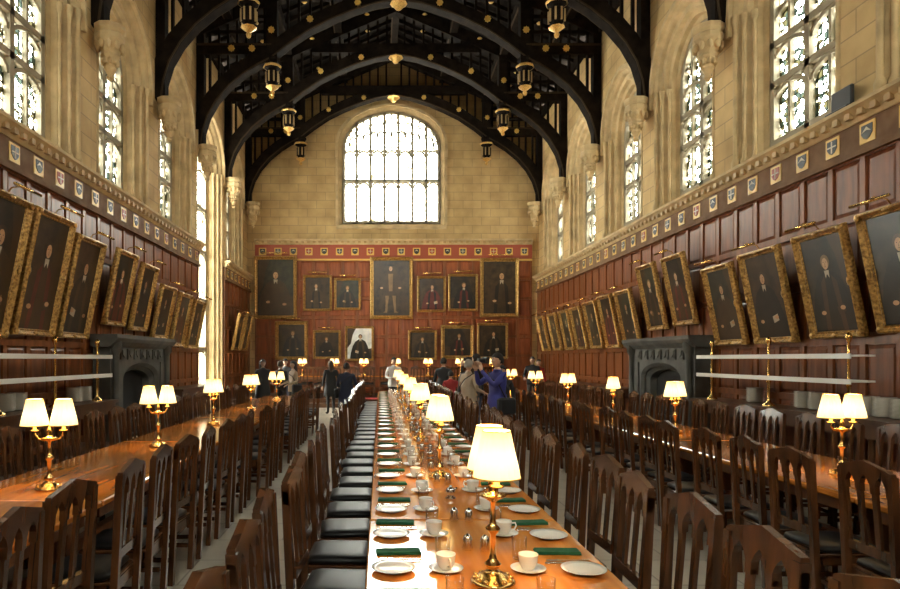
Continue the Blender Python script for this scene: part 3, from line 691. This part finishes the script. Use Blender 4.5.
# ------------------------------------------------------------------ people
simple('skin_tone',(.55,.33,.22),.5); simple('skin_tone_dark',(.30,.17,.11),.5)
for n,c in (('cloth_navy',(.015,.02,.05)),('cloth_blue',(.045,.05,.26)),('cloth_black',(.012,.012,.014)),('cloth_tan',(.42,.32,.22)),('cloth_white',(.7,.68,.66)),('cloth_red',(.40,.03,.03)),('cloth_grey',(.10,.10,.11)),('cloth_denim',(.05,.07,.13)),('hair_dark',(.015,.01,.008)),('hair_brown',(.07,.04,.02)),('hair_grey',(.35,.32,.28)),('shoe_leather',(.02,.013,.01)),('eye_white',(.7,.7,.68)),('lip',(.4,.14,.11))):
    simple(n,c,.7)
def person(name,x,y,heading,H,top,bottom,hair,arms='hang',coat=False,longhair=False,skin='skin_tone',bag=False,z=0,turn=0,camera=False,stride=.06):
    s=H/1.75
    J={'pel':(0,0,.96,.135),'wai':(0,.0,1.12,.12),'che':(0,-.005,1.33,.15),'nec':(0,.01,1.475,.065),'hb':(0,0,1.56,.052)}
    E=[('pel','wai','T'),('wai','che','T'),('che','nec','T'),('nec','hb','S')]
    arm={'hang':((.25,.03,1.15),(.265,-.07,.91)),'camera':((.24,-.20,1.27),(.085,-.33,1.50)),'fold':((.25,-.02,1.16),(.12,-.24,1.12)),'bend':((.26,.0,1.16),(.22,-.24,1.08))}
    a=arms if isinstance(arms,tuple) else (arms,arms)
    for k,sx in enumerate((-1,1)):
        e,w=arm[a[k]]
        J['sh%d'%k]=(sx*.185,.005,1.415,.062); J['el%d'%k]=(sx*e[0],e[1],e[2],.046); J['wr%d'%k]=(sx*w[0],w[1],w[2],.028)
        E+=[('che','sh%d'%k,'T'),('sh%d'%k,'el%d'%k,'T'),('el%d'%k,'wr%d'%k,'T')]
        st=stride*(1 if k else -1)
        J['hi%d'%k]=(sx*.09,0,.88,.098); J['kn%d'%k]=(sx*.105,-.025+st*.6,.50,.062); J['an%d'%k]=(sx*.115,.02+st,.10,.042); J['he%d'%k]=(sx*.118,-.05+st,.05,.042); J['to%d'%k]=(sx*.13,-.17+st,.04,.036)
        E+=[('pel','hi%d'%k,'P'),('hi%d'%k,'kn%d'%k,'P'),('kn%d'%k,'an%d'%k,'P'),('an%d'%k,'he%d'%k,'F'),('he%d'%k,'to%d'%k,'F')]
    keys=list(J); me=bpy.data.meshes.new('tmp'); me.from_pydata([J[k][:3] for k in keys],[(keys.index(a_),keys.index(b_)) for a_,b_,_ in E],[])
    ob=bpy.data.objects.new('tmp',me); COL.objects.link(ob)
    ob.modifiers.new('s','SKIN')
    for i,k in enumerate(keys):
        sv=me.skin_vertices[0].data[i]; r_=J[k][3]
        sv.radius=(r_*1.15,r_*.85) if k in('pel','wai','che') else (r_,r_)
        sv.use_root=(k=='pel')
    ss=ob.modifiers.new('u','SUBSURF'); ss.levels=2; ss.render_levels=2
    bpy.context.view_layer.update(); dg=bpy.context.evaluated_depsgraph_get(); ev=ob.evaluated_get(dg); em=ev.to_mesh()
    V=[tuple(v.co) for v in em.vertices]; F=[tuple(p.vertices) for p in em.polygons]
    ev.to_mesh_clear(); bpy.data.objects.remove(ob)
    mb=MB(); mm={'T':top,'P':bottom,'F':'shoe_leather','S':skin}
    segs=[(Vector(J[a_][:3]),Vector(J[b_][:3]),J[a_][3],J[b_][3],l) for a_,b_,l in E]
    groups={}
    for f in F:
        c=sum((Vector(V[i]) for i in f),Vector())/len(f); best=None
        for p,q,ra,rb,l in segs:
            t=max(0,min(1,(c-p).dot(q-p)/(q-p).length_squared)); d=(c-(p+(q-p)*t)).length-(ra+(rb-ra)*t)
            if best is None or d<best[0]: best=(d,l)
        l=best[1]
        if c.z<.93 and l=='T' and abs(c.x)<.16: l='P'
        groups.setdefault(mm[l],[]).append(f)
    o=len(mb.v); mb.v+=V
    for k,fs in groups.items():
        for f in fs: mb.f.append([i+o for i in f]); mb.m.append(k); mb.sm.append(True)
    for k,sx in enumerate((-1,1)):
        e=Vector(J['el%d'%k][:3]); w=Vector(J['wr%d'%k][:3]); d=(w-e).normalized()
        if a[k]=='camera': d=(Vector((-sx*.25,-.15,.95))).normalized()
        lat=Vector((0,-1,0)) if abs(d.y)<.7 else Vector((-sx,0,0))
        lat=(lat-d*lat.dot(d)).normalized(); n=Vector((-sx,0,0)) if abs(d.x)<.7 and abs(lat.x)<.5 else Vector((0,0,-1)); n=(n-d*n.dot(d)-lat*n.dot(lat)).normalized()
        rings=[]
        for t,hw,ht in ((-.01,.024,.02),(.02,.034,.016),(.06,.042,.015),(.088,.040,.012)):
            c=w+d*t; rings.append([tuple(c+lat*hw*math.cos(q*math.pi/4)+n*ht*math.sin(q*math.pi/4)) for q in range(8)])
        mb.loft(rings,skin,True,True,cap=True)
        for q,L in enumerate((.068,.078,.072,.056)):
            b0=w+d*.085+lat*(.030-.020*q)
            mb.tube([b0-d*.01,b0+d*L*.42+n*.006,b0+d*L*.75+n*.022,b0+d*L*.88+n*.040],[.009,.0085,.008,.0065],6,skin)
        b0=w+d*.03+lat*.032
        mb.tube([b0-lat*.01,b0+lat*.022+d*.02+n*.01,b0+lat*.028+d*.045+n*.022,b0+lat*.022+d*.062+n*.03],[.012,.0105,.0095,.007],6,skin)
    ct,st_=math.cos(turn),math.sin(turn)
    def hf(px,py,pz): 
        return (px*ct-py*st_, px*st_+py*ct, 1.645+pz)
    rg,seg=14,20; rings=[]
    for i in range(rg+1):
        t=math.pi*i/rg; zz=-.118*math.cos(t); r0=math.sin(t)
        jaw=1-.28*max(0,-zz/.118)
        ring=[]
        for j in range(seg):
            q=2*math.pi*j/seg; px=.076*r0*math.cos(q)*jaw; py=.094*r0*math.sin(q)
            if py<0: py*=(1-.10*max(0,(-zz)/.118)); 
            else: py*=(1-.35*max(0,-zz/.118))
            ring.append((px,py,zz))
        rings.append(ring)
    mb.loft(rings,skin,True,True,hf)
    mb.add([(0,-.088,.018),(-.016,-.088,-.028),(.016,-.088,-.028),(0,-.118,-.024),(0,-.085,-.036)],[(0,1,3),(0,3,2),(1,4,3),(3,4,2)],skin,True,hf)
    for sx in (-1,1):
        mb.sphere((sx*.03,-.081,.008),(.013,.008,.008),'eye_white',8,5,hf); mb.sphere((sx*.03,-.088,.008),(.006,.003,.006),'hair_dark',6,4,hf)
        mb.sphere((sx*.03,-.086,.028),(.018,.005,.004),hair,6,4,hf)
        mb.sphere((sx*.077,.005,-.005),(.010,.020,.032),skin,8,6,hf)
    mb.sphere((0,-.083,-.058),(.024,.006,.007),'lip',8,4,hf)
    rings=[]
    for i in range(9):
        t=math.pi*i/8*.62; zz=.128*math.cos(t); r0=math.sin(t)
        ring=[]
        for j in range(seg):
            q=2*math.pi*j/seg; py=.106*r0*math.sin(q); px=.087*r0*math.cos(q); zf=zz
            if math.sin(q)<-.1: zf=max(zz,.045+.02*abs(math.cos(q)))
            if math.sin(q)<-.1 and zz<.045: py=max(py,-.094)
            ring.append((px,py+.006,zf))
        rings.append(ring)
    mb.loft(rings,hair,True,True,hf,cap=True)
    if longhair:
        rings=[]
        for zz,rx,ry,yc in ((.05,.088,.07,.035),(-.03,.092,.065,.045),(-.12,.088,.055,.06),(-.2,.07,.04,.07),(-.26,.04,.02,.075)):
            rings.append([(rx*math.cos(2*math.pi*j/12),yc+ry*math.sin(2*math.pi*j/12),zz) for j in range(12)])
        mb.loft(rings,hair,True,True,hf,cap=True)
    mb.lathe([(.075,1.455),(.07,1.49),(.062,1.51),(.058,1.49)],14,top,(0,.008,0))
    if coat:
        mb.lathe([(.155,1.2),(.17,1.02),(.20,.88),(.225,.6),(.22,.59),(.19,.86),(.15,1.1)],20,top,(0,0,0),1.08,.82)
    else:
        mb.lathe([(.16,1.12),(.172,.99),(.178,.87),(.168,.865),(.15,.98),(.14,1.1)],20,top,(0,0,0),1.08,.82)
    if bag:
        mb.bbox(.2,.32,-.14,.16,.82,1.08,.03,'cloth_black'); mb.tube([(.24,0,1.08),(.2,-.1,1.3),(.05,-.16,1.38),(-.12,-.1,1.46),(-.16,.02,1.47),(-.05,.14,1.36),(.12,.14,1.2),(.24,.05,1.08)],.01,6,'cloth_black')
    if camera:
        mb.bbox(-.07,.07,-.235,-.165,1.60,1.70,.01,'black_plastic'); mb.lathe([(.036,0),(.036,.07),(.042,.075),(.042,.1),(.03,.1)],14,'black_plastic',(0,0,0),fn=lambda a_,b_,c_:(a_,-.235-c_,1.645+b_),cap=True)
    for i,v in enumerate(mb.v): mb.v[i]=(v[0]*s,v[1]*s,v[2]*s)
    zmin=min(v[2] for v in mb.v)
    return mb.obj(name,(x,y,z-zmin),(0,0,heading),recalc=True)
rad=math.radians
person('woman_in_black_jacket',-3.35,18.6,rad(25),1.66,'cloth_black','cloth_black','hair_dark','bend',coat=True,longhair=True,turn=.2)
person('woman_in_tan_top',-2.35,17.6,rad(-60),1.62,'cloth_tan','cloth_black','hair_dark','bend',longhair=True,bag=True)
person('man_in_grey_jacket',-3.0,20.6,rad(10),1.68,'cloth_grey','cloth_denim','hair_dark','hang')
person('man_in_dark_suit',-2.75,18.0,rad(150),1.62,'cloth_black','cloth_black','hair_brown','hang')
person('visitor_in_navy_coat',-.80,15.6,rad(170),1.58,'cloth_navy','cloth_denim','hair_dark','bend',coat=True,bag=True)
person('woman_in_brown_coat',-1.5,19.8,rad(200),1.62,'cloth_black','cloth_black','hair_brown','hang',coat=True,longhair=True)
person('man_in_white_shirt',.42,19.6,rad(10),1.72,'cloth_white','cloth_black','hair_dark','fold')
person('man_in_black_coat',1.72,17.6,rad(160),1.70,'cloth_black','cloth_black','hair_dark','hang',coat=True)
person('child_in_red_jumper',1.72,15.8,rad(175),1.38,'cloth_red','cloth_denim','hair_dark','hang')
person('woman_in_cream_jacket',1.72,12.6,rad(120),1.66,'cloth_tan','cloth_denim','hair_grey','bend',coat=True,bag=True,turn=.2)
person('man_in_dark_jacket',2.1,14.2,rad(-140),1.78,'cloth_black','cloth_denim','hair_dark','camera',camera=True)
person('woman_in_grey_coat',1.85,13.5,rad(-160),1.66,'cloth_grey','cloth_black','hair_brown','hang',coat=True,longhair=True)
person('girl_in_black_top',2.25,12.0,rad(-30),1.55,'cloth_black','cloth_black','hair_dark','hang',longhair=True)
person('photographer_in_blue_shirt',1.84,10.2,rad(-70),1.76,'cloth_blue','cloth_black','hair_dark','camera',camera=True,bag=True)
person('visitor_in_red_top',5.3,21.7,rad(20),1.66,'cloth_red','cloth_black','hair_brown','hang')
person('visitor_in_dark_suit',4.9,20.9,rad(-20),1.74,'cloth_black','cloth_black','hair_dark','bend')
# ------------------------------------------------------------------ world & camera
w=bpy.data.worlds.new('World'); scene.world=w; w.use_nodes=True
bg=w.node_tree.nodes['Background']; bg.inputs[0].default_value=(1,.94,.80,1); bg.inputs[1].default_value=42
cam=bpy.data.cameras.new('camera'); co=bpy.data.objects.new('camera',cam); COL.objects.link(co)
co.location=(0,0,EYE); co.rotation_euler=(math.pi/2,0,0); cam.sensor_width=36; cam.lens=26; cam.shift_x=70/900; cam.shift_y=64.5/900; cam.clip_end=200
scene.camera=co
scene.view_settings.view_transform='Standard'; scene.view_settings.look='None'; scene.view_settings.exposure=0
